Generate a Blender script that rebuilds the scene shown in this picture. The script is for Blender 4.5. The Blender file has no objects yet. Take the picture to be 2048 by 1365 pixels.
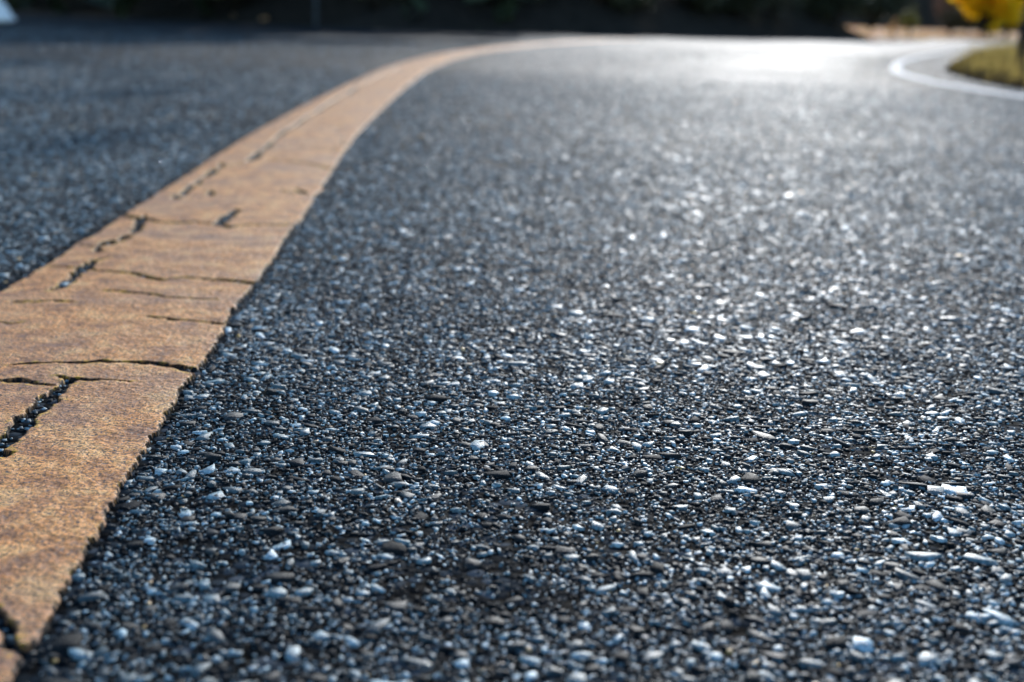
import bpy, math, random
import numpy as np
from mathutils import Matrix, Vector
rng = np.random.default_rng(7); random.seed(7)
S = bpy.context.scene; COL = S.collection

# ------------------------------------------------------------------ camera
H = 0.22; F = 2600.0; HA, HB = 2.0, 0.031          # lens height (m), focal length (px of 2048), horizon line
up = np.array([HB, 1.0, (682.5 - HA - HB*1024)/F]); up /= np.linalg.norm(up)
fw = np.array([0, 0, -1.0]); fw -= (fw @ up)*up; fw /= np.linalg.norm(fw)
rt = np.cross(fw, up)
Rm = np.array([rt, fw, up])                          # camera vector -> world vector
cam = bpy.data.objects.new('camera', bpy.data.cameras.new('camera')); COL.objects.link(cam)
M4 = Matrix.Identity(4)
for i in range(3):
    for j in range(3): M4[i][j] = Rm[i][j]
M4.translation = (0, 0, H)
cam.matrix_world = M4
cam.data.sensor_width = 36; cam.data.lens = 36*F/2048
cam.data.clip_start = 0.02; cam.data.clip_end = 5000
cam.data.dof.use_dof = True; cam.data.dof.focus_distance = 0.68; cam.data.dof.aperture_fstop = 7.4
S.camera = cam
# ------------------------------------------------------------------ sky, sun, exposure
SUN_EL, SUN_AZ = math.radians(18), math.radians(11.5)  # azimuth clockwise from +Y (the road ahead)
w = bpy.data.worlds.new("World"); S.world = w; w.use_nodes = True
nt = w.node_tree; sky = nt.nodes.new('ShaderNodeTexSky'); sky.sky_type = 'NISHITA'
sky.sun_disc = False; sky.sun_elevation = SUN_EL; sky.sun_rotation = SUN_AZ
sky.air_density = 1.2; sky.dust_density = .6; sky.ozone_density = 4.0
nt.links.new(sky.outputs[0], nt.nodes['Background'].inputs[0])
nt.nodes['Background'].inputs[1].default_value = 0.15
sun = bpy.data.objects.new('sun', bpy.data.lights.new('sun', 'SUN')); COL.objects.link(sun)
sun.data.energy = 2.0; sun.data.angle = math.radians(0.5); sun.data.color = (1, .985, .965)
sd = Vector((math.sin(SUN_AZ)*math.cos(SUN_EL), math.cos(SUN_AZ)*math.cos(SUN_EL), math.sin(SUN_EL)))
sun.rotation_euler = sd.to_track_quat('Z', 'Y').to_euler()
S.view_settings.view_transform = 'Standard'; S.view_settings.look = 'None'
S.view_settings.exposure = 0.95; S.view_settings.gamma = 1
S.render.engine = 'CYCLES'; S.cycles.max_bounces = 6; S.cycles.use_denoising = True

# ------------------------------------------------------------------ helpers
def gp(pts, z=0.0):                                   # where the ray through a photo pixel meets height z
    P = np.array(pts, float).reshape(-1, 2)
    d = np.stack([P[:, 0]-1024, 682.5-P[:, 1], -F*np.ones(len(P))], 1)
    t = (z-H)/(d @ up)
    return np.stack([d @ rt*t, d @ fw*t], 1)
def at(px, py, Y):                                    # the point at distance Y ahead seen at a photo pixel
    d = np.array([px-1024, 682.5-py, -F]); wv = Rm @ d
    t = Y/wv[1]
    return (wv[0]*t, Y, H+wv[2]*t)
def tag(o, label=None, cat=None, group=None, kind=None):
    for k, v in (('label', label), ('category', cat), ('group', group), ('kind', kind)):
        if v: o[k] = v
    return o
def empty(name, loc=(0, 0, 0), rz=0):
    o = bpy.data.objects.new(name, None); COL.objects.link(o); o.location = loc; o.rotation_euler.z = rz
    o.empty_display_size = .1
    return o
def link(name, me, mat, parent=None):
    if mat: me.materials.append(mat)
    o = bpy.data.objects.new(name, me); COL.objects.link(o)
    if parent: o.parent = parent
    return o
def np_mesh(name, V, Fc, smooth=False):               # Fc: list of (n,k) index arrays
    me = bpy.data.meshes.new(name)
    V = np.ascontiguousarray(V, np.float32)
    me.vertices.add(len(V)); me.vertices.foreach_set('co', V.ravel())
    Fc = [np.asarray(f, np.int32) for f in Fc if len(f)]
    loops = np.concatenate([f.ravel() for f in Fc]); sizes = np.concatenate([np.full(len(f), f.shape[1], np.int32) for f in Fc])
    me.loops.add(len(loops)); me.loops.foreach_set('vertex_index', loops)
    me.polygons.add(len(sizes)); st = np.zeros(len(sizes), np.int32); st[1:] = np.cumsum(sizes)[:-1]
    me.polygons.foreach_set('loop_start', st)
    if smooth: me.polygons.foreach_set('use_smooth', np.ones(len(sizes), bool))
    me.update(calc_edges=True)
    return me
def grid_faces(nr, nc):
    i = np.arange(nr-1)[:, None]*nc + np.arange(nc-1)[None]
    i = i.ravel(); return np.stack([i, i+1, i+nc+1, i+nc], 1)
def hsh(ix, iy, s):
    n = (ix.astype(np.int64)*374761393 + iy.astype(np.int64)*668265263 + s*1442695041) & 0xffffffff
    n = ((n ^ (n >> 13))*1274126177) & 0xffffffff
    return ((n ^ (n >> 16)) & 0xffff)/65535.0
def vnoise(x, y, s=0):
    ix = np.floor(x).astype(np.int64); iy = np.floor(y).astype(np.int64); fx = x-ix; fy = y-iy
    fx = fx*fx*(3-2*fx); fy = fy*fy*(3-2*fy)
    a = hsh(ix, iy, s); b = hsh(ix+1, iy, s); c = hsh(ix, iy+1, s); d = hsh(ix+1, iy+1, s)
    return (a*(1-fx)+b*fx)*(1-fy) + (c*(1-fx)+d*fx)*fy - 0.5
def fbm(x, y, s=0, o=3):
    return sum(vnoise(x*2**k, y*2**k, s+k)/2**k for k in range(o))

class NB:                                             # small node builder
    def __init__(s, name):
        s.m = bpy.data.materials.new(name); s.m.use_nodes = True; s.t = s.m.node_tree
        s.b = s.t.nodes['Principled BSDF']
    def n(s, typ, **kw):
        nd = s.t.nodes.new(typ)
        for k, v in kw.items():
            if k.startswith('i_'): nd.inputs[k[2:].replace('_', ' ')].default_value = v
            else: setattr(nd, k, v)
        return nd
    def l(s, a, b): s.t.links.new(a, b)
    def pos(s): return s.n('ShaderNodeNewGeometry').outputs['Position']
    def noise(s, scale, detail=4, rough=.6, vec=None):
        nd = s.n('ShaderNodeTexNoise', i_Scale=scale, i_Detail=detail, i_Roughness=rough); s.l(vec or s.pos(), nd.inputs['Vector']); return nd.outputs['Fac']
    def ramp(s, fac, stops, interp='LINEAR'):
        r = s.n('ShaderNodeValToRGB'); r.color_ramp.interpolation = interp; e = r.color_ramp.elements
        while len(e) < len(stops): e.new(.5)
        for el, (p, c) in zip(e, stops):
            el.position = p; el.color = (c, c, c, 1) if isinstance(c, (int, float)) else (*c, 1)
        s.l(fac, r.inputs[0]); return r.outputs[0]
    def mix(s, fac, a, b, blend='MIX'):
        m = s.n('ShaderNodeMix', data_type='RGBA', blend_type=blend)
        for sock, v in ((m.inputs[0], fac), (m.inputs[6], a), (m.inputs[7], b)):
            if hasattr(v, 'links'): s.l(v, sock)
            elif isinstance(v, tuple): sock.default_value = (*v, 1)
            else: sock.default_value = v
        return m.outputs[2]
    def bump(s, h, strength=.5, dist=.01):
        b = s.n('ShaderNodeBump', i_Strength=strength, i_Distance=dist); s.l(h, b.inputs['Height']); s.l(b.outputs[0], s.b.inputs['Normal']); return b
    def set(s, **kw):
        for k, v in kw.items():
            sock = s.b.inputs[k.replace('_', ' ')]
            if hasattr(v, 'links'): s.l(v, sock)
            elif isinstance(v, tuple): sock.default_value = (*v, 1)
            else: sock.default_value = v
        return s.m

# ------------------------------------------------------------------ materials
def mat_tar():
    b = NB('asphalt'); p = b.pos()
    v = b.n('ShaderNodeTexVoronoi', i_Scale=170.0); b.l(p, v.inputs['Vector'])
    v2 = b.n('ShaderNodeTexVoronoi', i_Scale=60.0); b.l(p, v2.inputs['Vector'])
    sepc = b.n('ShaderNodeSeparateColor'); b.l(v.outputs['Color'], sepc.inputs[0])
    big = b.noise(.9, 5, .6)
    c = b.ramp(sepc.outputs[0], [(0, (.003, .0045, .006)), (.55, (.006, .010, .013)), (.85, (.03, .04, .048)), (1, (.09, .105, .12))])
    edge = b.ramp(v.outputs['Distance'], [(.0, 1.0), (.55, .9), (.8, .12)])
    c = b.mix(1.0, c, edge, 'MULTIPLY')
    c = b.mix(.5, c, b.ramp(big, [(.35, .6), (.65, 1.25)]), 'MULTIPLY')
    ht = b.n('ShaderNodeMath', operation='SUBTRACT'); 
    b.l(v2.outputs['Distance'], ht.inputs[1]); ht.inputs[0].default_value = 1
    hh = b.n('ShaderNodeMath', operation='SUBTRACT'); b.l(ht.outputs[0], hh.inputs[0])
    b.l(v.outputs['Distance'], hh.inputs[1])
    b.bump(hh.outputs[0], .5, .003)
    tr = b.n('ShaderNodeAttribute', attribute_name='polish').outputs['Fac']
    r0 = b.ramp(big, [(.3, .70), (.7, .80)])
    rr_ = b.n('ShaderNodeMath', operation='MULTIPLY_ADD'); b.l(tr, rr_.inputs[0]); rr_.inputs[1].default_value = .01; b.l(r0, rr_.inputs[2])
    sp_ = b.n('ShaderNodeMath', operation='MULTIPLY_ADD'); b.l(tr, sp_.inputs[0]); sp_.inputs[1].default_value = .80; sp_.inputs[2].default_value = .01
    return b.set(Base_Color=c, Roughness=rr_.outputs[0], Specular_IOR_Level=sp_.outputs[0])
def mat_stone():
    b = NB('stone_chip'); g = b.n('ShaderNodeNewGeometry'); r = g.outputs['Random Per Island']
    c = b.ramp(r, [(0, (.007, .009, .011)), (.44, (.007, .013, .016)), (.62, (.045, .09, .105)), (.83, (.125, .225, .26)), (.994, (.36, .50, .55)), (.996, (.42, .30, .22)), (.9985, (.5, .24, .12)), (1, (.6, .33, .05))])
    n = b.noise(420, 5, .75); c = b.mix(.9, c, b.ramp(n, [(.36, .2), (.5, .9), (.64, 1.6)]), 'MULTIPLY')
    b.bump(n, .8, .0012)
    return b.set(Base_Color=c, Roughness=b.ramp(r, [(0, .75), (.36, .6), (.65, .5), (1, .46)]), Specular_IOR_Level=b.ramp(r, [(0, .10), (.40, .25), (.62, .58), (1, .58)]))
def mat_line():
    b = NB('yellow_marking'); p = b.pos()
    n1 = b.noise(38, 6, .7); n2 = b.noise(420, 4, .7); n3 = b.noise(9, 4, .6); n4 = b.noise(700, 2, .5)
    c = b.ramp(n1, [(.34, (.30, .10, .03)), (.43, (.56, .205, .045)), (.52, (.86, .345, .085)), (.63, (.98, .50, .17))])
    c = b.mix(.8, c, b.ramp(n2, [(.38, (.16, .11, .10)), (.46, (.74, .70, .68)), (.58, (1.3, 1.24, 1.1))]), 'MULTIPLY')
    c = b.mix(b.ramp(n3, [(.45, 0.0), (.62, .4)]), c, (.36, .20, .13))
    ea = b.n('ShaderNodeAttribute', attribute_name='crack_edge')
    em = b.n('ShaderNodeMath', operation='MULTIPLY'); b.l(ea.outputs['Fac'], em.inputs[0]); b.l(b.ramp(b.noise(160, 2, .5), [(.5, 0.0), (.6, 1.0)]), em.inputs[1])
    c = b.mix(em.outputs[0], c, (.85, .42, .02))
    pit = b.ramp(n4, [(.40, 1.0), (.43, 0.0)]); c = b.mix(pit, c, (.03, .025, .02))
    fa = b.n('ShaderNodeAttribute', attribute_name='wall_shade'); c = b.mix(fa.outputs['Fac'], c, (.018, .017, .016))  # shade of crack and edge walls painted into the colour, near black
    vb = b.n('ShaderNodeTexVoronoi', i_Scale=210.0, feature='SMOOTH_F1'); b.l(p, vb.inputs['Vector'])
    h = b.n('ShaderNodeMath', operation='ADD'); b.l(n2, h.inputs[0]); b.l(n1, h.inputs[1])
    h2 = b.n('ShaderNodeMath', operation='SUBTRACT'); b.l(h.outputs[0], h2.inputs[0]); b.l(vb.outputs['Distance'], h2.inputs[1])
    b.bump(h2.outputs[0], .75, .0016)
    sp = b.n('ShaderNodeMath', operation='MULTIPLY_ADD'); b.l(fa.outputs['Fac'], sp.inputs[0]); sp.inputs[1].default_value = -.36; sp.inputs[2].default_value = .38
    return b.set(Base_Color=c, Roughness=.58, Specular_IOR_Level=sp.outputs[0])
def mat_simple(name, stops, scale, rough=.8, bump=.4, bd=.02, spec=.3):
    b = NB(name); n = b.noise(scale, 5, .65); b.bump(n, bump, bd)
    return b.set(Base_Color=b.ramp(n, stops), Roughness=rough, Specular_IOR_Level=spec)
def mat_leaf(name, cols, trans=.35, rough=.6):
    b = NB(name); g = b.n('ShaderNodeNewGeometry')
    c = b.ramp(g.outputs['Random Per Island'], [(i/(len(cols)-1), k) for i, k in enumerate(cols)])
    b.set(Base_Color=c, Roughness=rough, Specular_IOR_Level=.25)
    if trans:
        t = b.n('ShaderNodeBsdfTranslucent'); b.l(c, t.inputs[0]); mx = b.n('ShaderNodeMixShader'); mx.inputs[0].default_value = trans
        b.l(b.b.outputs[0], mx.inputs[1]); b.l(t.outputs[0], mx.inputs[2])
        b.l(mx.outputs[0], b.t.nodes['Material Output'].inputs[0])
    return b.m
TAR, STONE, LINE = mat_tar(), mat_stone(), mat_line()
WHITE = mat_simple('white_marking', [(.4, (.24, .25, .26)), (.6, (.56, .57, .58))], 60, .75, .4, .002, .2)
SOIL = mat_simple('forest_soil', [(.3, (.02, .018, .015)), (.7, (.045, .038, .03))], 6, .95, .8, .05, 0)
LITTER = mat_simple('leaf_litter', [(.3, (.34, .18, .08)), (.5, (.66, .36, .19)), (.7, (.78, .52, .32))], 9, .9, .8, .03, .1)
TURF = mat_simple('turf', [(.3, (.02, .014, .009)), (.7, (.06, .042, .022))], 8, .95, .7, .03, 0)
BARK = mat_simple('bark', [(.3, (.015, .012, .01)), (.7, (.05, .04, .033))], 25, .9, .8, .02, .2)
NEEDLE = mat_leaf('conifer_needles', [(.02, .03, .018), (.035, .05, .025), (.05, .07, .03)], .05)
DARKLEAF = mat_leaf('dark_leaves', [(.025, .03, .018), (.045, .048, .024), (.07, .064, .028)], .1)
YELLOW = mat_leaf('yellow_leaves', [(1.0, .46, .004), (1.0, .64, .006), (1.0, .72, .02), (.90, .60, .01)], .6)
ORANGE = mat_leaf('orange_leaves', [(.5, .18, .04), (.65, .34, .12), (.6, .45, .2)], .4)
OLIVE = mat_leaf('olive_leaves', [(.12, .10, .02), (.2, .18, .03), (.28, .25, .05)], .4)
MAUVE = mat_leaf('russet_twigs', [(.10, .06, .045), (.18, .10, .07), (.26, .15, .09)], .3)
GRASSM = mat_leaf('grass_blades', [(.20, .125, .03), (.42, .29, .07), (.62, .43, .12), (.28, .19, .05)], .4)
FALLEN = mat_leaf('fallen_leaves', [(.6, .22, .07), (.8, .44, .2), (.85, .58, .34), (.7, .45, .08)], .3)
METAL = mat_simple('galvanised_metal', [(.3, (.03, .04, .045)), (.7, (.06, .07, .08))], 20, .6, .1, .002, .2)
WROCK = mat_simple('white_paint_on_rock', [(.3, (.8, .82, .8)), (.6, (.92, .93, .92))], 12, .6, .5, .01)

# ------------------------------------------------------------------ ground, road
def sheet(name, pts, z, mat):
    import bmesh
    bm = bmesh.new(); vs = [bm.verts.new((x, y, z)) for x, y in pts]
    bm.faces.new(vs); bmesh.ops.triangulate(bm, faces=bm.faces[:])
    for f in bm.faces:
        if f.normal.z < 0: f.normal_flip()
    me = bpy.data.meshes.new(name); bm.to_mesh(me); bm.free()
    return link(name, me, mat)
tag(sheet('ground', [(-1500, -1500), (1500, -1500), (1500, 2500), (-1500, 2500)], -.04, SOIL), kind='structure')
outer = gp([(250, 35), (450, 47), (700, 58), (1000, 66), (1300, 75), (1500, 78.5), (1700, 81), (1780, 82)])
outer = np.concatenate([[(-60, 62), (-16, 36)], outer])
outer_r = np.concatenate([gp([(1780, 82), (1830, 82), (1870, 80.5), (1930, 79.5), (2030, 79), (2080, 79.5)]), [(40, 62), (80, 70)]])
# inner grass outline, near side then far side
g_near = gp([(1886, 143), (1917, 153), (1946, 162), (1984, 169.5), (2022, 177), (2048, 181)])
g_near = np.concatenate([g_near, [(2.6, 4.4), (3.6, 2.6), (4.6, 0), (5, -4)]])
g_far = gp([(1886, 143), (1900, 128), (1931, 113), (1950, 103), (1993, 98), (2035, 96)])
g_far = np.concatenate([g_far, [(26, 34), (80, 48)]])
road_pts = np.concatenate([[(-60, -6), (-60, 62)], outer[1:], outer_r[1:], g_far[::-1], g_near[1:], [(5, -6)]])
def inside(P, poly):
    x, y = P[:, 0], P[:, 1]; r = np.zeros(len(P), bool); n = len(poly)
    for i in range(n):
        (x0, y0), (x1, y1) = poly[i], poly[(i+1) % n]
        c = ((y0 > y) != (y1 > y)); xi = x0+(y-y0)*(x1-x0)/((y1-y0) if y1 != y0 else 1e-9); r ^= c & (x < xi)
    return r
def resample(P, step):
    d = np.r_[0, np.cumsum(np.linalg.norm(np.diff(P, axis=0), axis=1))]
    s = np.arange(0, d[-1], step); return np.stack([np.interp(s, d, P[:, 0]), np.interp(s, d, P[:, 1])], 1)
def smooth(P, win):
    k = np.hanning(win+2)[1:-1]; k /= k.sum(); Q = np.pad(P, ((win//2, win//2), (0, 0)), mode='edge')
    return np.stack([np.convolve(Q[:, i], k, 'valid') for i in (0, 1)], 1)
Wi = gp([(2048,194),(1989,183.5),(1921,173),(1870,163),(1829,153),(1809,146),(1803,139),(1802,132),(1809,126),(1819,121),(1844,114.5),(1870,109),(1904,103),(1938,99),(1985,94.5),(2048,91)])
Wi = np.concatenate([[(3.0, .5), (2.35, 2.6)], Wi])
wf = smooth(resample(Wi, .05), 15)
def axis_(*segs): return np.unique(np.round(np.concatenate([np.arange(*q) for q in segs]), 4))
rx = axis_((-60, -8, 4), (-8, -3, .5), (-3, 14, .12), (14, 24, .5), (24, 82, 4)); ry = axis_((-6, .3, .7), (.3, 14, .12), (14, 30, .3), (30, 73, 1.5))
RX, RY = np.meshgrid(rx, ry); pts = np.stack([RX.ravel(), RY.ravel()], 1)
wl = wf[::4]
def bands(P):                                             # wheel tracks following the inside of the bend
    dd = np.full(len(P), 99.)
    for q in wl: dd = np.minimum(dd, np.hypot(P[:, 0]-q[0], P[:, 1]-q[1]))
    return np.exp(-((dd-.85)/.38)**2)+.8*np.exp(-((dd-2.3)/.45)**2)
dd = np.full(len(pts), 99.)
for q in wl: dd = np.minimum(dd, np.hypot(pts[:, 0]-q[0], pts[:, 1]-q[1]))
pol = .9*np.exp(-((dd-.85)/.42)**2)+.75*np.exp(-((dd-2.2)/.5)**2)+.35*np.clip(1-dd/.15, 0, 1)
pol = (.46+.34*pol)*np.clip((dd-.12)/.4, .15, 1)*np.clip((pts[:, 1]-.9)/3.5, 0, 1)**.8*np.clip((pts[:, 0]+.45+.0*pts[:, 1])/.6, .25, 1)
pol *= 1+.35*fbm(pts[:, 0]*1.1, pts[:, 1]*.8, 21)
f_ = grid_faces(len(ry), len(rx)); cen = pts[f_].mean(1)
kp = inside(cen, road_pts)
for q in (.6, -.6):                                       # a margin that runs on under the verges and the banks
    kp |= inside(cen+[q, 0], road_pts) | inside(cen+[0, q], road_pts)
f_ = f_[kp]
me = np_mesh('road', np.column_stack([pts, np.zeros(len(pts))]), [f_])
at_ = me.attributes.new('polish', 'FLOAT', 'POINT'); at_.data.foreach_set('value', np.clip(pol, 0, 1).astype(np.float32))
road = tag(link('road', me, TAR), kind='structure')
verge_pts = np.concatenate([g_far[::-1], g_near[1:], [(80, -4)]])
tag(sheet('grass_verge', verge_pts, 0.006, TURF), kind='structure')

# ------------------------------------------------------------------ stone chips of the road surface
Rpx = [(40,1351),(86,1291),(96,1263),(116,1203),(160,1123),(196,1080),(223,1020),(263,952),(295,904),(344,820),(352,805),(373,770),(397,746),(422,700),(436,679),(461,630),(480,608),(503,572),(531,545),(559,496),(591,454),(643,380),(666,343),(701,285),(722,261),(757,226),(805,181),(853,143),(907,120),(962,106),(1027,97),(1095,89.8),(1164,85),(1225,81.5),(1300,80.3)]
R0 = gp(Rpx)
R0 = np.concatenate([[(-.10, -1.5), (-.145, 0.0), (-.155, .30)], R0])
WL = .186
def chips(spacing, rmin, rmax, y0, y1, ztop, zvar, tilt, k=5, fade=.2):
    xs = y1*.46+.35; nx = int(2*xs/spacing); ny = int((y1-y0)/spacing)
    gx, gy = np.meshgrid((np.arange(nx)+.5)*spacing-xs, y0+(np.arange(ny)+.5)*spacing)
    x = gx.ravel()+rng.uniform(-.48, .48, gx.size)*spacing; y = gy.ravel()+rng.uniform(-.48, .48, gx.size)*spacing
    keep = (np.abs(x) < y*.46+.30) & (rng.random(x.size) < np.clip((y1-y)/(fade*(y1-y0)), 0, 1))
    xe = np.interp(y, R0[:, 1], R0[:, 0], right=99)        # right edge of the marking: chips are thinned out along and under it
    gap = (x < xe+.0045+.002*vnoise(y*60, y*0, 8)+np.clip((y-1)*.002, 0, .01)) & (x > xe-.20) & (y < 6)
    void = fbm(x*45, y*45, 17, 2)+.6*fbm(x*7, y*7, 19, 2)
    keep &= rng.random(x.size) < np.clip(1.0+1.3*(void+.12), .3, 1)
    keep &= rng.random(x.size) > .9*bands(np.stack([x, y], 1))*np.clip((y-3.2)/2.5, 0, 1) if y1 > 8 else True
    keep &= ~gap | (rng.random(x.size) < .22)
    x, y = x[keep], y[keep]; n = len(x)
    r = rmin+(rmax-rmin)*rng.random(n)**2.2
    # loose-packed and bare spots of the mat
    r *= 1+.35*fbm(x*14, y*14, 3)
    a0 = rng.uniform(0, 2*np.pi, n); asp = 1+1.5*rng.random(n)**1.3; ro = rng.uniform(0, np.pi, n)
    ang = a0[:, None]+(np.arange(k)[None]+rng.uniform(-.45, .45, (n, k)))*2*np.pi/k
    rad = r[:, None]*rng.uniform(.66, 1.18, (n, k))
    ex = np.cos(ang)*rad*np.sqrt(asp)[:, None]; ey = np.sin(ang)*rad/np.sqrt(asp)[:, None]
    c, s = np.cos(ro)[:, None], np.sin(ro)[:, None]; ex, ey = ex*c-ey*s, ex*s+ey*c
    zt = ztop+zvar*rng.uniform(-1, 1, n)
    tx = rng.normal(0, tilt, n); ty = rng.normal(0, tilt, n)
    f = rng.uniform(.80, .98, (n, k))
    zc = zt+r*rng.uniform(-.04, .10, n)
    Vt = np.stack([x[:, None]+ex*f, y[:, None]+ey*f, zt[:, None]+ex*tx[:, None]+ey*ty[:, None]+rng.normal(0, .05, (n, k))*r[:, None]], 2)
    Vb = np.stack([x[:, None]+ex, y[:, None]+ey, np.full((n, k), -.0008)], 2)
    cx = rng.uniform(-.25, .25, (2, n))*r
    Vc = np.stack([x+cx[0], y+cx[1], zc+cx[0]*tx+cx[1]*ty], 1)[:, None]
    V = np.concatenate([Vt, Vb, Vc], 1)
    base = (np.arange(n)*(2*k+1))[:, None, None]
    i = np.arange(k); j = (i+1) % k
    T = (np.stack([i, j, np.full(k, 2*k)], 1)[None]+base).reshape(-1, 3)
    Q = (np.stack([i+k, j+k, j, i], 1)[None]+base).reshape(-1, 4)
    return V.reshape(-1, 3), T, Q
parts = [chips(.075, .0050, .0088, .26, 4.5, .0013, .0003, .06, 7, .3),
         chips(.042, .005, .010, 4.2, 13, .0012, .0005, .05, 5, .5),
         chips(.0105, .0022, .0056, .26, 5.6, .0010, .0004, .08, 5, .35),
         chips(.0036, .0011, .0025, .26, 2.6, .0006, .0005, .13, 4, .35),
         chips(.0024, .0006, .0013, .26, 1.15, .0004, .0004, .22, 4, .3)]
Vs, Ts, Qs, off = [], [], [], 0
for V, T, Q in parts:
    Vs.append(V); Ts.append(T+off); Qs.append(Q+off); off += len(V)
ag = link('aggregate', np_mesh('aggregate', np.concatenate(Vs), [np.concatenate(Ts), np.concatenate(Qs)]), STONE, road)
tag(ag, kind='stuff')

# ------------------------------------------------------------------ yellow centre line
fine = resample(R0, .01)
base_near = smooth(fine, 21); base_far = smooth(fine, 151)
wgt = np.clip((fine[:, 1]-1.2)/2.0, 0, 1)[:, None]
cur = base_near*(1-wgt)+base_far*wgt
arc = np.r_[0, np.cumsum(np.linalg.norm(np.diff(cur, axis=0), axis=1))]
rows = []; s_ = 0.0
while s_ < arc[-1]-.02:
    rows.append(s_)
    yy = abs(np.interp(s_, arc, cur[:, 1])); x_ = np.interp(s_, arc, cur[:, 0])
    s_ += .012 if np.interp(s_, arc, cur[:, 1]) < .30 else float(np.clip((yy*yy+x_*x_)/572*.75, .0008, .06))
rows = np.array(rows)
cx_ = np.interp(rows, arc, cur[:, 0]); cy_ = np.interp(rows, arc, cur[:, 1])
tng = np.stack([np.interp(rows+.03, arc, cur[:, 0])-np.interp(rows-.03, arc, cur[:, 0]), np.interp(rows+.03, arc, cur[:, 1])-np.interp(rows-.03, arc, cur[:, 1])], 1)
tng /= np.linalg.norm(tng, axis=1)[:, None]; nrm = np.stack([-tng[:, 1], tng[:, 0]], 1)   # to the left
vv = np.linspace(-.014, WL+.014, 176)
GX = cx_[:, None]+nrm[:, :1]*vv; GY = cy_[:, None]+nrm[:, 1:]*vv
jag = lambda s, sd: .002*vnoise(s*16, s*0, sd)*2+.0028*vnoise(s*70, s*0, sd+1)+.0020*vnoise(s*240, s*0, sd+2)
dR = vv[None]-jag(rows, 11)[:, None]; dL = (WL-vv[None])-jag(rows, 31)[:, None]
dist = np.minimum(dR, dL)
dist += .0012*fbm(GX*500, GY*500, 5, 2)
# cracks: photo-traced polylines lying on the marking, (x, y, width in mm)
CR = [
 [(20,738,.8),(62,735,1.6),(105,733,1.6),(123,733,2),(169,733,2.4),(204,731,3),(260,732,4),(316,736,4.5),(352,740,5),(373,747,6),(401,750,9)],
 [(-60,766,5),(0,769,5),(21,769,5),(53,772,4),(77,777,2.4),(102,779,1.5)],
 [(155,768,2.5),(136,775,5),(122,783.5,6),(108,795,7),(94,813,8),(79,827.5,8.5),(64,838,7),(47,848,9),(42,861,9),(29,876,8),(15,890,9),(0,899,11),(-40,918,12)],
 [(152,768,3),(170,768,2),(190,768,1.6),(214,768,1.2),(262,771,.8)], [(114,760,1),(129,763,2.4),(152,769,4)],
 [(98,538,1.6),(151,541,2),(165,543,2.2),(225,550,1.6),(246,550.5,3),(274,554,3.5),(299,561,6),(327,567,2.6),(350,563,1.6),(373,561,2.5),(397,563,4),(439,566,5),(485,570,6.5),(508,572,11)],
 [(218,587,3),(246,590,3),(288,593,2.4),(323,600,1.6),(380,603,1.2),(430,606,.8)],
 [(214,520,2),(190,528,4),(176,536,7),(165,545,9),(151,556,6),(141,565,5),(130,573,6),(109,587,3)],
 [(288,436,2),(281,447,8),(274,464,7),(267,472,3)], [(257,477,5),(248,482,8),(239,485,3)],
 [(229,488,7),(218,491,10),(209,495,5)],[(204,498,4),(190,500,2.5),(162,495,2)],[(198,501,3),(197,508,4)],
 [(240,435,6),(264,440,6),(288,443,6),(316,450,3),(352,451,4),(394,450,3),(432,453,6),(456,459,10)],
 [(456,459,3),(499,454,2),(527,455.6,2),(580,454.5,3),(600,454.5,4)],
 [(475,424,4),(464,432,8),(453,440,9),(436,455,10)],
 [(351,402,6),(349,396,3)],[(364,396,4),(372,386,7),(383,375,4)],[(397,373,2),(402,361,3)],
 [(415,357,6),(422,350,11),(430,342,5)],[(441,338,5),(447,331,4)],[(500,325,7),(508,319,12),(520,308,6)],
 [(520,308,4),(543,291,6)],[(555,276,9),(575,262,5),(595,251,7),(616,235,6)],[(631,228,6),(660,208,6),(687,191,5)],
 [(697,190,8),(706,182,10),(714,175,6)],[(421,396,6),(422,387,4)],
 [(540,323,1.5),(581,326,3.5),(622,332,4),(663,342,4.5)],[(593,383,3),(611,392,5)],
 [(674,261,6),(678,258,4)],[(684,292,5),(685,289,5)],
 [(-16,1225,2),(0,1255,2.6),(12,1279,3),(24,1303,3.4),(52,1319,3.6),(80,1307,3.2),(99,1290,4)],
 [(351,402,1.5),(383,375,1.5),(402,361,2),(441,338,2),(500,325,2),(520,308,2.5),(555,276,2.5),(616,235,2.5),(687,191,2),(714,175,2),(760,152,2.5),(800,135,2)],
 [(500,303,1),(560,297,2),(620,298,1.2),(690,306,2.5)],[(560,252,1),(640,246,2.5),(700,248,1),(722,250,2.5)],[(655,205,1),(720,203,3),(770,206,3)],
 [(0,650,2),(18,653,1.5),(40,652,.6)],[(300,640,1),(340,646,2),(395,650,1.2),(440,655,2.5)],[(60,612,1),(110,608,1.6),(150,612,.8)],
 [(-30,912,3),(0,917,8),(6,912,4)],[(34,611,3),(50,609,1)],[(590,391,1),(560,384,1)],
]
cd = np.full(GX.shape, .05)
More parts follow.
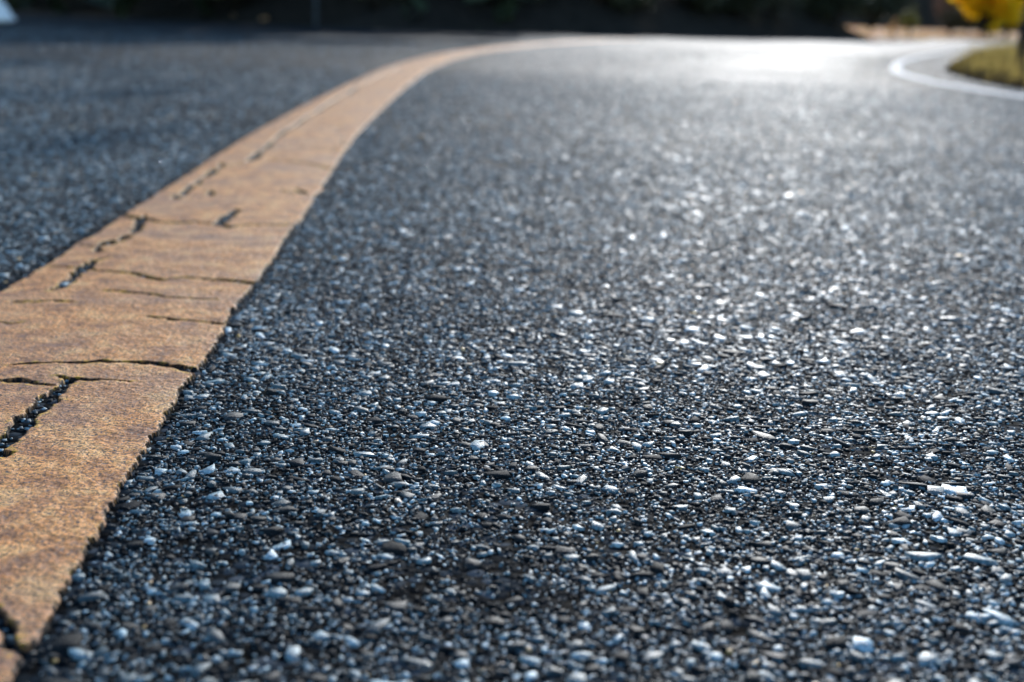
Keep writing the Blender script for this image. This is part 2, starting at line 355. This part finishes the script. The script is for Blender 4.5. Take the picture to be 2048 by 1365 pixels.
for pl in CR:
    P = gp([(p[0], p[1]) for p in pl]); W = np.array([p[2] for p in pl])*.00062+.0003
    lo = P.min(0)-.05; hi = P.max(0)+.05
    m = np.nonzero((GX > lo[0]) & (GX < hi[0]) & (GY > lo[1]) & (GY < hi[1]))
    if not len(m[0]): continue
    px = GX[m]; py = GY[m]; px = px+.0045*fbm(GX[m]*110, GY[m]*110, 41, 3); py = py+.0045*fbm(GX[m]*120, GY[m]*120, 47, 2)
    best = np.full(px.shape, 9.)
    for (a, b, wa, wb) in zip(P[:-1], P[1:], W[:-1], W[1:]):
        ab = b-a; t = np.clip(((px-a[0])*ab[0]+(py-a[1])*ab[1])/(ab@ab+1e-12), 0, 1)
        best = np.minimum(best, np.hypot(px-a[0]-t*ab[0], py-a[1]-t*ab[1])-(wa+(wb-wa)*t))
    cd[m] = np.minimum(cd[m], best)
cd += .0007*fbm(GX*420, GY*420, 61, 2)
dist2 = np.minimum(dist, cd)
sm = np.clip(dist2/.0008+.5, 0, 1); sm = sm*sm*(3-2*sm)
relief = .0005*fbm(GX*60, GY*60, 71, 3)+.00025*fbm(GX*400, GY*400, 77, 2)
GZ = -.002+sm*(.002+.0026)+relief*sm
fg = grid_faces(*GX.shape)
me = np_mesh('yellow_centre_line', np.stack([GX, GY, GZ], 2).reshape(-1, 3), [fg[:, ::-1]], True)
ce = me.attributes.new('crack_edge', 'FLOAT', 'POINT'); ce.data.foreach_set('value', np.maximum(np.clip(1.2-cd/.004, 0, 1), .45*np.clip(1-dist/.003, 0, 1)).astype(np.float32).ravel())
de = me.attributes.new('wall_shade', 'FLOAT', 'POINT'); de.data.foreach_set('value', np.clip((.0011-dist2)/.0006, 0, 1).astype(np.float32).ravel())
tag(link('lane_line', me, LINE), 'wide cracked yellow centre line curving away along the asphalt', 'road marking')

# ------------------------------------------------------------------ white edge line round the inside of the bend
tn = np.gradient(wf, axis=0); tn /= np.linalg.norm(tn, axis=1)[:, None]; nl = np.stack([-tn[:, 1], tn[:, 0]], 1)
sar = np.arange(len(wf))*.05
vw = np.linspace(0, .06, 9); ed = .004*vnoise(sar*9, sar*0, 5)
WX = wf[:, :1]+nl[:, :1]*vw; WY = wf[:, 1:]+nl[:, 1:]*vw; WX[:, 0] += ed; WX[:, -1] += ed[::-1]
WZ = np.full(WX.shape, .004); WZ[:, 0] = WZ[:, -1] = .0
f = grid_faces(*WX.shape)
tag(link('lane_line', np_mesh('white_edge_line', np.stack([WX, WY, WZ], 2).reshape(-1, 3), [f[:, ::-1]]), WHITE),
    'white edge line bending round the grass verge', 'road marking')

# ------------------------------------------------------------------ banks
def bank(name, line, prof, mat, seed, res=.5, amp=.12):
    P = resample(np.asarray(line), res); t = np.gradient(P, axis=0); t /= np.linalg.norm(t, axis=1)[:, None]
    n = np.stack([-t[:, 1], t[:, 0]], 1)
    o = np.array([p[0] for p in prof]); z = np.array([p[1] for p in prof])
    oo = np.linspace(0, o[-1], 26)**1.0; zz = np.interp(oo, o, z)
    X = P[:, :1]+n[:, :1]*oo; Y = P[:, 1:]+n[:, 1:]*oo
    Z = zz[None]+amp*fbm(X*.9, Y*.9, seed)*np.clip(oo/1.5, 0, 1)[None]*2; Z[:, 0] = -.05
    f = grid_faces(*X.shape)
    return tag(link(name, np_mesh(name, np.stack([X, Y, Z], 2).reshape(-1, 3), [f], True), mat), kind='structure')
bank('bank', outer, [(0, .0), (.5, .10), (1.6, .6), (3.5, 1.0), (8, 1.1)], SOIL, 3)
bank('leaf_verge', outer_r, [(0, 0), (1.5, .10), (4, .19), (9, .22), (20, .3)], LITTER, 9, .7, .02)
bank('hill', [(4, 46), (20, 62), (45, 76), (110, 84)], [(0, 0), (1.5, 2.2), (4, 3.2), (20, 4)], SOIL, 13, 1.5, .3)

# ------------------------------------------------------------------ plants
def tube(pts, radii, k=8):
    pts = [Vector(p) for p in pts]; V = []; Fq = []
    for i, p in enumerate(pts):
        d = (pts[min(i+1, len(pts)-1)]-pts[max(i-1, 0)]).normalized()
        a = d.orthogonal().normalized(); b = d.cross(a)
        for j in range(k):
            th = 2*math.pi*j/k; V.append(p+(a*math.cos(th)+b*math.sin(th))*radii[i])
    for i in range(len(pts)-1):
        for j in range(k): Fq.append((i*k+j, i*k+(j+1) % k, (i+1)*k+(j+1) % k, (i+1)*k+j))
    return np.array([tuple(v) for v in V]), np.array(Fq)
def join_tubes(tubes):
    Vs, Fs, o = [], [], 0
    for V, Fq in tubes: Vs.append(V); Fs.append(Fq+o); o += len(V)
    return np.concatenate(Vs), [np.concatenate(Fs)]
def leaves(C, size, r, flat=0.0, elong=1.6):
    """leaf-sized folded quads at the points C"""
    n = len(C); a = r.normal(size=(n, 3)); a[:, 2] *= 1-flat; a /= np.linalg.norm(a, axis=1)[:, None]
    b = r.normal(size=(n, 3)); b[:, 2] *= 1-flat; b -= (b*a).sum(1)[:, None]*a; b /= np.linalg.norm(b, axis=1)[:, None]
    s = size*r.uniform(.6, 1.3, n)[:, None]
    V = np.stack([C-a*s*elong*.5, C+b*s*.5, C+a*s*elong*.5, C-b*s*.5], 1).reshape(-1, 3)
    return V, [np.arange(4*n).reshape(-1, 4)]
def conifer_meshes(h, seed, nb=95, per=46):
    r = np.random.default_rng(seed)
    trunk = [tube([(0, 0, -.3), (.03, 0, h*.3), (0, .04, h*.7), (0, 0, h)], [h*.017, h*.013, h*.007, h*.001], 9)]
    C = []
    for i in range(nb):
        u = (i+.5)/nb; z = .25+u*(h-.4); L = (1-u)**.8*h*.24*r.uniform(.75, 1.15)+.15; a = i*2.4+r.uniform(-.4, .4)
        tip = (math.cos(a)*L, math.sin(a)*L, z-L*r.uniform(.1, .35))
        mid = (math.cos(a)*L*.5, math.sin(a)*L*.5, z+L*.03)
        trunk.append(tube([(0, 0, z), mid, tip], [.018*(1-u)+.006, .01, .003], 4))
        t = r.random(per)**.7; p0 = np.array([0, 0, z]); p1 = np.array(mid); p2 = np.array(tip)
        pts = ((1-t)**2)[:, None]*p0+(2*t*(1-t))[:, None]*p1+(t**2)[:, None]*p2
        side = np.array([-math.sin(a), math.cos(a), 0]); wd = L*.22*np.sin(np.pi*np.clip(t, .05, .97))
        pts = pts+side*(r.uniform(-1, 1, per)*wd)[:, None]; pts[:, 2] -= r.random(per)*.22
        C.append(pts)
    return join_tubes(trunk), leaves(np.concatenate(C), .15, r, .4, 2.4)
def shrub_meshes(h, wd, seed, nst=16, nl=1600, size=.05, low=.1, spread=.13):
    r = np.random.default_rng(seed); tb = []; C = []
    for i in range(nst):
        a = r.uniform(0, 6.28); L = wd*r.uniform(.3, 1); hh = h*r.uniform(.55, 1)
        p = [np.zeros(3)-[0, 0, .1], np.array([math.cos(a)*L*.35, math.sin(a)*L*.35, hh*.45]), np.array([math.cos(a)*L*.8, math.sin(a)*L*.8, hh*.85]), np.array([math.cos(a+.3)*L, math.sin(a+.3)*L, hh])]
        tb.append(tube(p, [.02*h, .014*h, .008*h, .002*h], 5))
        for q in range(4):
            a2 = a+r.uniform(-1.2, 1.2); b = p[1]+(p[2]-p[1])*r.random(); e = b+np.array([math.cos(a2)*wd*.35, math.sin(a2)*wd*.35, h*r.uniform(-.1, .3)])
            tb.append(tube([b, (b+e)/2+[0, 0, .03], e], [.008*h, .005*h, .0015*h], 4))
            m = nl//(nst*5)+1; t = r.random(m)[:, None]; C.append(b+(e-b)*t+r.normal(0, spread*h, (m, 3)))
        m = nl//(nst*5)+1; t = low+(1-low)*r.random(m)[:, None]; C.append(p[1]+(p[3]-p[1])*t+r.normal(0, spread*h, (m, 3)))
    C = np.concatenate(C); C[:, 2] = np.abs(C[:, 2])
    return join_tubes(tb), leaves(C, size, r)
def plant(name, meshes, lmat, loc, label, cat, group=None, rz=0, sc=1, bark=None, stemname='trunk', crown='crown'):
    e = empty(name, loc, rz); e.scale = (sc, sc, sc)
    tk, lv = meshes
    if not isinstance(tk, bpy.types.Mesh):
        tk = np_mesh(stemname, *tk); tk.materials.append(bark or BARK); lv = np_mesh(crown, *lv); lv.materials.append(lmat)
    for nm, me in ((stemname, tk), (crown, lv)):
        o = bpy.data.objects.new(nm, me); COL.objects.link(o); o.parent = e
    tag(e, label, cat, group); return (tk, lv)

CON = [None, None]
spots = [ # x, y, height, label
 (-17, 43, 15, 'dark conifer farthest left behind the road edge'), (-11.5, 33, 16, 'dark conifer on the bank right of the white boulder'),
 (-8.6, 28.6, 16, 'tall dark conifer second from the left above the verge'), (-5.9, 24.6, 20, 'dark conifer left of the thin grey post'),
 (-3.4, 22.2, 20, 'dark conifer just behind the thin grey post'), (-1.5, 21.9, 15, 'dark conifer standing above where the yellow line steepens'),
 (-3.9, 27.5, 22, 'tall dark conifer set back behind the thin grey post'),
 (2.2, 26.0, 1.7, 'short dark conifer above the far end of the yellow line'), (4.0, 27.4, 1.7, 'low dark conifer right of the yellow line end'),
 (5.7, 29.5, 1.7, 'low dark conifer on the bank left of the small orange sapling')]
for i, (x, y, hh, lab) in enumerate(spots):
    k = i % 2
    if CON[k] is None: CON[k] = (conifer_meshes(10, 40+k), )
    src = CON[k][0]
    CON[k] = (plant('conifer_tree', src, NEEDLE, (x, y, .7), lab, 'tree', 'dark conifers along the outer bank', i*1.3, hh/10),)
# added broad tree, its unseen crown shaped to shade the left lane
def shade_tree_meshes(cx, cz, rad, rz_, seed, nl=15000):
    r = np.random.default_rng(seed); tb = [tube([(0, 0, -.3), (.05, 0, 1.5), (.15, .05, 3.2), (cx*.7, 0, cz-.6)], [.26, .2, .16, .09], 12)]
    d = r.normal(size=(30, 3)); d /= np.linalg.norm(d, axis=1)[:, None]; cl = np.array([cx, 0, cz])+d*np.array([rad, rad, rz_])*r.uniform(.35, .86, (30, 1))
    C = []
    for q in cl:
        b0 = np.array([cx*.5, 0, cz-1.2-.8*r.random()]); tb.append(tube([b0, (b0+q)/2+[0, 0, -.15], q], [.07, .04, .012], 5))
        C.append(q+r.normal(0, 1, (nl//30, 3))*rad*.2)
    return join_tubes(tb), leaves(np.concatenate(C), .15, r, .2, 1.5)
plant('added_shade_tree', shade_tree_meshes(.75, 7.6, 2.9, 2.7, 81), DARKLEAF, (-.2, 22.3, .6), 'added dark tree behind the bank, its unseen crown shaped to shade the left lane', 'tree')
# undergrowth shrubs on the bank
SH = [shrub_meshes(1.0, .8, 60, 18, 2600, .07), shrub_meshes(1.0, .9, 61, 18, 2600, .06)]
labs = ['wide dark bush on the bank between the yellow line end and the olive tinged bush', 'dark bush on the bank just right of the olive tinged bush',
        'dark shrub at the left foot of the bank near the boulder', 'dark shrub on the bank left of the thin post', 'dark shrub on the bank right of the thin post',
        'dark bush on the bank above the middle of the road', 'dark bush above the vanishing end of the yellow line', 'dark bush with a faint olive tinge on the bank',
        'dark bush at the right part of the bank', 'dark bush next to the small orange sapling']
for i, (px, lab) in enumerate(zip((1400, 1470, 190, 430, 760, 1010, 1250, 1540, 1660, 1740), labs)):
    y = np.interp(px, [190, 430, 700, 1300, 1740], [27, 21, 19.2, 20.2, 25.2]); x, _, _ = at(px, 60, y)
    if i == 7: plant('shrub', shrub_meshes(.9, .8, 66, 14, 900, .05), DARKLEAF, (x, y, .3), lab, 'shrub', 'undergrowth on the dark bank', i, 1, stemname='stems', crown='foliage')
    else: SH[i % 2] = plant('shrub', SH[i % 2], DARKLEAF, (x, y, .25), lab, 'shrub', 'undergrowth on the dark bank', i, .8+.1*(i % 3), stemname='stems', crown='foliage')

# right hand background
x, y, z = at(1972, 70, 36)
plant('yellow_tree', shrub_meshes(1.65, 1.05, 70, 30, 5200, .10, .0, .06), YELLOW, (x, y, .2), 'bright yellow autumn tree beyond the far bend', 'tree', stemname='trunk')
x, y, z = at(2014, 70, 35)
plant('yellow_sapling', shrub_meshes(1.0, .26, 74, 12, 700, .08, .2, .06), YELLOW, (x-.05, y, .15), 'small yellow sapling hanging low beside the dark right trunk', 'tree', stemname='trunk')
x, y, z = at(1898, 70, 42)
plant('russet_shrub', shrub_meshes(1.25, .6, 71, 22, 1900, .05, .1, .08), MAUVE, (x, y, .2), 'russet brown half bare shrub left of the yellow tree', 'shrub', stemname='stems', crown='foliage')
for i, (px, Y, hh, lab) in enumerate([(1903, 37, .55, 'low dark shrub in front of the russet shrub'), (1962, 38, .8, 'rounded dark shrub below the yellow tree'),
        (2015, 41, .6, 'low dark shrub by the right hand trunk'), (1935, 40, .45, 'small dark shrub between the russet shrub and the yellow tree'), (1990, 43, .5, 'small dark shrub low under the yellow tree')]):
    x, y, z = at(px, 70, Y)
    SH[i % 2] = plant('shrub', SH[i % 2], DARKLEAF, (x, y, .2), lab, 'shrub', 'dark shrubs on the leafy verge', i*2, hh, stemname='stems', crown='foliage')
x, y, z = at(1818, 70, 29)
plant('olive_shrub', shrub_meshes(.5, .22, 72, 10, 260, .04, .2, .10), OLIVE, (x, y, .15), 'small olive green shrub above the leafy verge', 'shrub', stemname='stems', crown='foliage')
x, y, z = at(1786, 70, 26.5)
plant('orange_sapling', shrub_meshes(.36, .05, 73, 6, 60, .03, .6, .07), ORANGE, (x, y, .04), 'tiny sapling with a tuft of orange leaves at the left end of the leafy verge', 'tree', stemname='trunk')
x, y, z = at(1962, 74, 34)
plant('yellow_shrub', shrub_meshes(.30, .12, 75, 8, 120, .05, .2, .12), YELLOW, (x+.3, y, .12), 'small upright yellow tuft on the leafy verge below the yellow tree', 'shrub', stemname='stems', crown='foliage')
far = [(15, 64, 3.6, 'distant dark conifer behind the olive shrub'), (21, 66, 4.0, 'distant dark conifer behind the russet shrub'), (27, 68, 3.5, 'distant dark conifer behind the yellow tree'), (32, 70, 4, 'distant dark conifer at the right edge')]
for i, (x, y, hh, lab) in enumerate(far):
    CON[i % 2] = (plant('conifer_tree', CON[i % 2][0], NEEDLE, (x, y, .2), lab, 'tree', 'dark conifers beyond the bend', i*1.7, hh/10),)

# dark leaning trunk at the right edge
bx, by, bz = at(2041, 148, 7.1)
e = empty('young_tree', (bx, by, 0))
tr = [tube([(-.02, 0, -.05), (0, 0, .05), (-.006, 0, .16), (.02, 0, .45), (.10, .05, 1.3), (.16, .1, 2.4)], [.040, .030, .029, .036, .040, .014], 12)]
rr = np.random.default_rng(5); C = []
for i in range(14):
    zz = 1.0+i*.1; a = i*2.4; L = .55*(1-i/22); p = np.array([.09+.03*i/14, .05, zz]); q = p+[math.cos(a)*L, math.sin(a)*L, L*.6]
    tr.append(tube([p, (p+q)/2+[0, 0, .04], q], [.012, .008, .002], 5)); C.append(p+(q-p)*rr.uniform(.3, 1.1, (70, 1))+rr.normal(0, .07, (70, 3)))
link('trunk', np_mesh('trunk', *join_tubes(tr), True), BARK, e)
link('crown', np_mesh('crown', *leaves(np.concatenate(C), .045, rr)), ORANGE, e)
tag(e, 'slim dark leaning tree trunk rising from the grass at the right edge', 'tree')

# grass of the inner verge
G = np.concatenate([np.stack([rng.uniform(1.4, 6, 60000), rng.uniform(1.5, 9, 60000)], 1), np.stack([rng.uniform(2.5, 18, 110000), rng.uniform(-1, 30, 110000)], 1)])
G = G[inside(G, verge_pts)]; n = len(G)
from_edge = np.full(n, 9.)
for q in resample(g_near[:7], .08): from_edge = np.minimum(from_edge, np.hypot(G[:, 0]-q[0], G[:, 1]-q[1]))
kg = rng.random(n) < np.clip((from_edge-.2)/1.4, .05, 1)*np.clip(.75+1.6*fbm(G[:, 0]*1.3, G[:, 1]*1.0, 93), .08, 1); G = G[kg]; n = len(G)
hg = (.03+.11*rng.random(n)**1.5)*(1+1.3*fbm(G[:, 0]*1.7, G[:, 1]*1.7, 90)); az = rng.uniform(0, 6.28, n); ln = rng.normal(0, .35, (n, 2))*hg[:, None]
wdt = .0022+.0006*G[:, 1]/5; B = np.stack([np.cos(az)*wdt, np.sin(az)*wdt, 0*az], 1)
P0 = np.column_stack([G, np.full(n, .003)]); P1 = P0+np.column_stack([ln*.4, hg*.55]); P2 = P0+np.column_stack([ln, hg])
V = np.stack([P0-B, P0+B, P1+B*.7, P1-B*.7, P2], 1).reshape(-1, 3); bi = (np.arange(n)*5)[:, None]
tag(link('grass', np_mesh('grass', V, [bi+np.array([0, 1, 2, 3]), bi+np.array([3, 2, 4])]), GRASSM), 'yellowing grass on the verge inside the bend', 'grass', kind='stuff')
# fallen leaves on the far verge
Pv = resample(outer_r[:-1], .02); n = 5200; ii = rng.integers(0, len(Pv)-1, n); o = rng.random(n)**1.5*7
tt = np.gradient(Pv, axis=0)[ii]; tt /= np.linalg.norm(tt, axis=1)[:, None]
C = np.column_stack([Pv[ii, 0]-tt[:, 1]*o, Pv[ii, 1]+tt[:, 0]*o, np.interp(o, [0, 1.5, 4, 9], [0, .10, .19, .22])+.02])
tag(link('fallen_leaves', np_mesh('fallen_leaves', *leaves(C, .07, rng, .6, 1.4)), FALLEN), 'orange and peach fallen leaves along the far verge', 'leaves', kind='stuff')
# single leaves at the left road edge
for (px, py, Yd, lab) in [(470, 38, 20.5, 'single rust coloured leaf at the dark road edge left of the thin post'), (529, 40, 19.5, 'single rust coloured leaf at the road edge nearest the thin post'),
                         (284, 20, 26, 'small rust coloured leaf low on the bank'), (350, 4, 24.5, 'rust coloured leaf high on the bank near the top edge'), (244, 3, 26, 'rust coloured leaf on the bank right of the white boulder')]:
    x, y, z = at(px, py, Yd)
    V, Fq = leaves(np.zeros((1, 3)), .10, rng, 0, 1.5); V = np.concatenate([V, V*[.7, .6, .8]+[.01, .01, .02]]); 
    o = link('leaf', np_mesh('leaf', V, [Fq[0], Fq[0]+4]), FALLEN); o.location = (x, y, z)
    tag(o, lab, 'leaf', 'scattered leaves on the outer road edge')

# thin grey post
x, y, z = at(632, 44, 18.4)
e = empty('marker_post', (x, y, 0)); 
link('post', np_mesh('post', *join_tubes([tube([(0, 0, -.1), (0, 0, 1.0), (0, 0, 2.1)], [.024, .024, .024], 12)]), True), METAL, e)
V, Fq = tube([(0, -.03, 1.75), (0, -.045, 1.75)], [.09, .09], 20)
V = np.concatenate([V, [(0, -.045, 1.75)]]); T = np.array([(20+j, 20+(j+1) % 20, 40) for j in range(20)])
link('reflector', np_mesh('reflector', V, [Fq, T]), METAL, e)
tag(e, 'thin grey metal post at the dark far edge of the road', 'post')

# white boulder at the far left
x, y, z = at(28, 41, 14.0)
prof = [(0, .0), (.17, .012), (.165, .045), (.12, .085), (.065, .14), (.03, .20), (-.06, .27), (-.2, .30), (-.34, .26), (-.44, .14), (-.5, .0)]
import bmesh
bm = bmesh.new(); bmesh.ops.create_icosphere(bm, subdivisions=4, radius=1)
for v in bm.verts:
    p = v.co; ax = -.22+p.x*.235; zt = np.interp(ax, [-.46, -.40, -.28, -.15, -.08, -.04, .0, .01], [.06, .2, .28, .26, .17, .10, .06, .03])
    n_ = 1+.06*math.sin(9*p.x+4*p.y)*math.cos(7*p.z)
    v.co = Vector((ax, p.y*.18*n_, max(p.z, -.12)*zt*n_*.98+.01))
me = bpy.data.meshes.new('boulder'); bm.to_mesh(me); bm.free()
for pl in me.polygons: pl.use_smooth = True
o = link('boulder', me, WROCK); o.location = (x, y, 0.02)
tag(o, 'white painted boulder at the far left edge of the road', 'boulder')
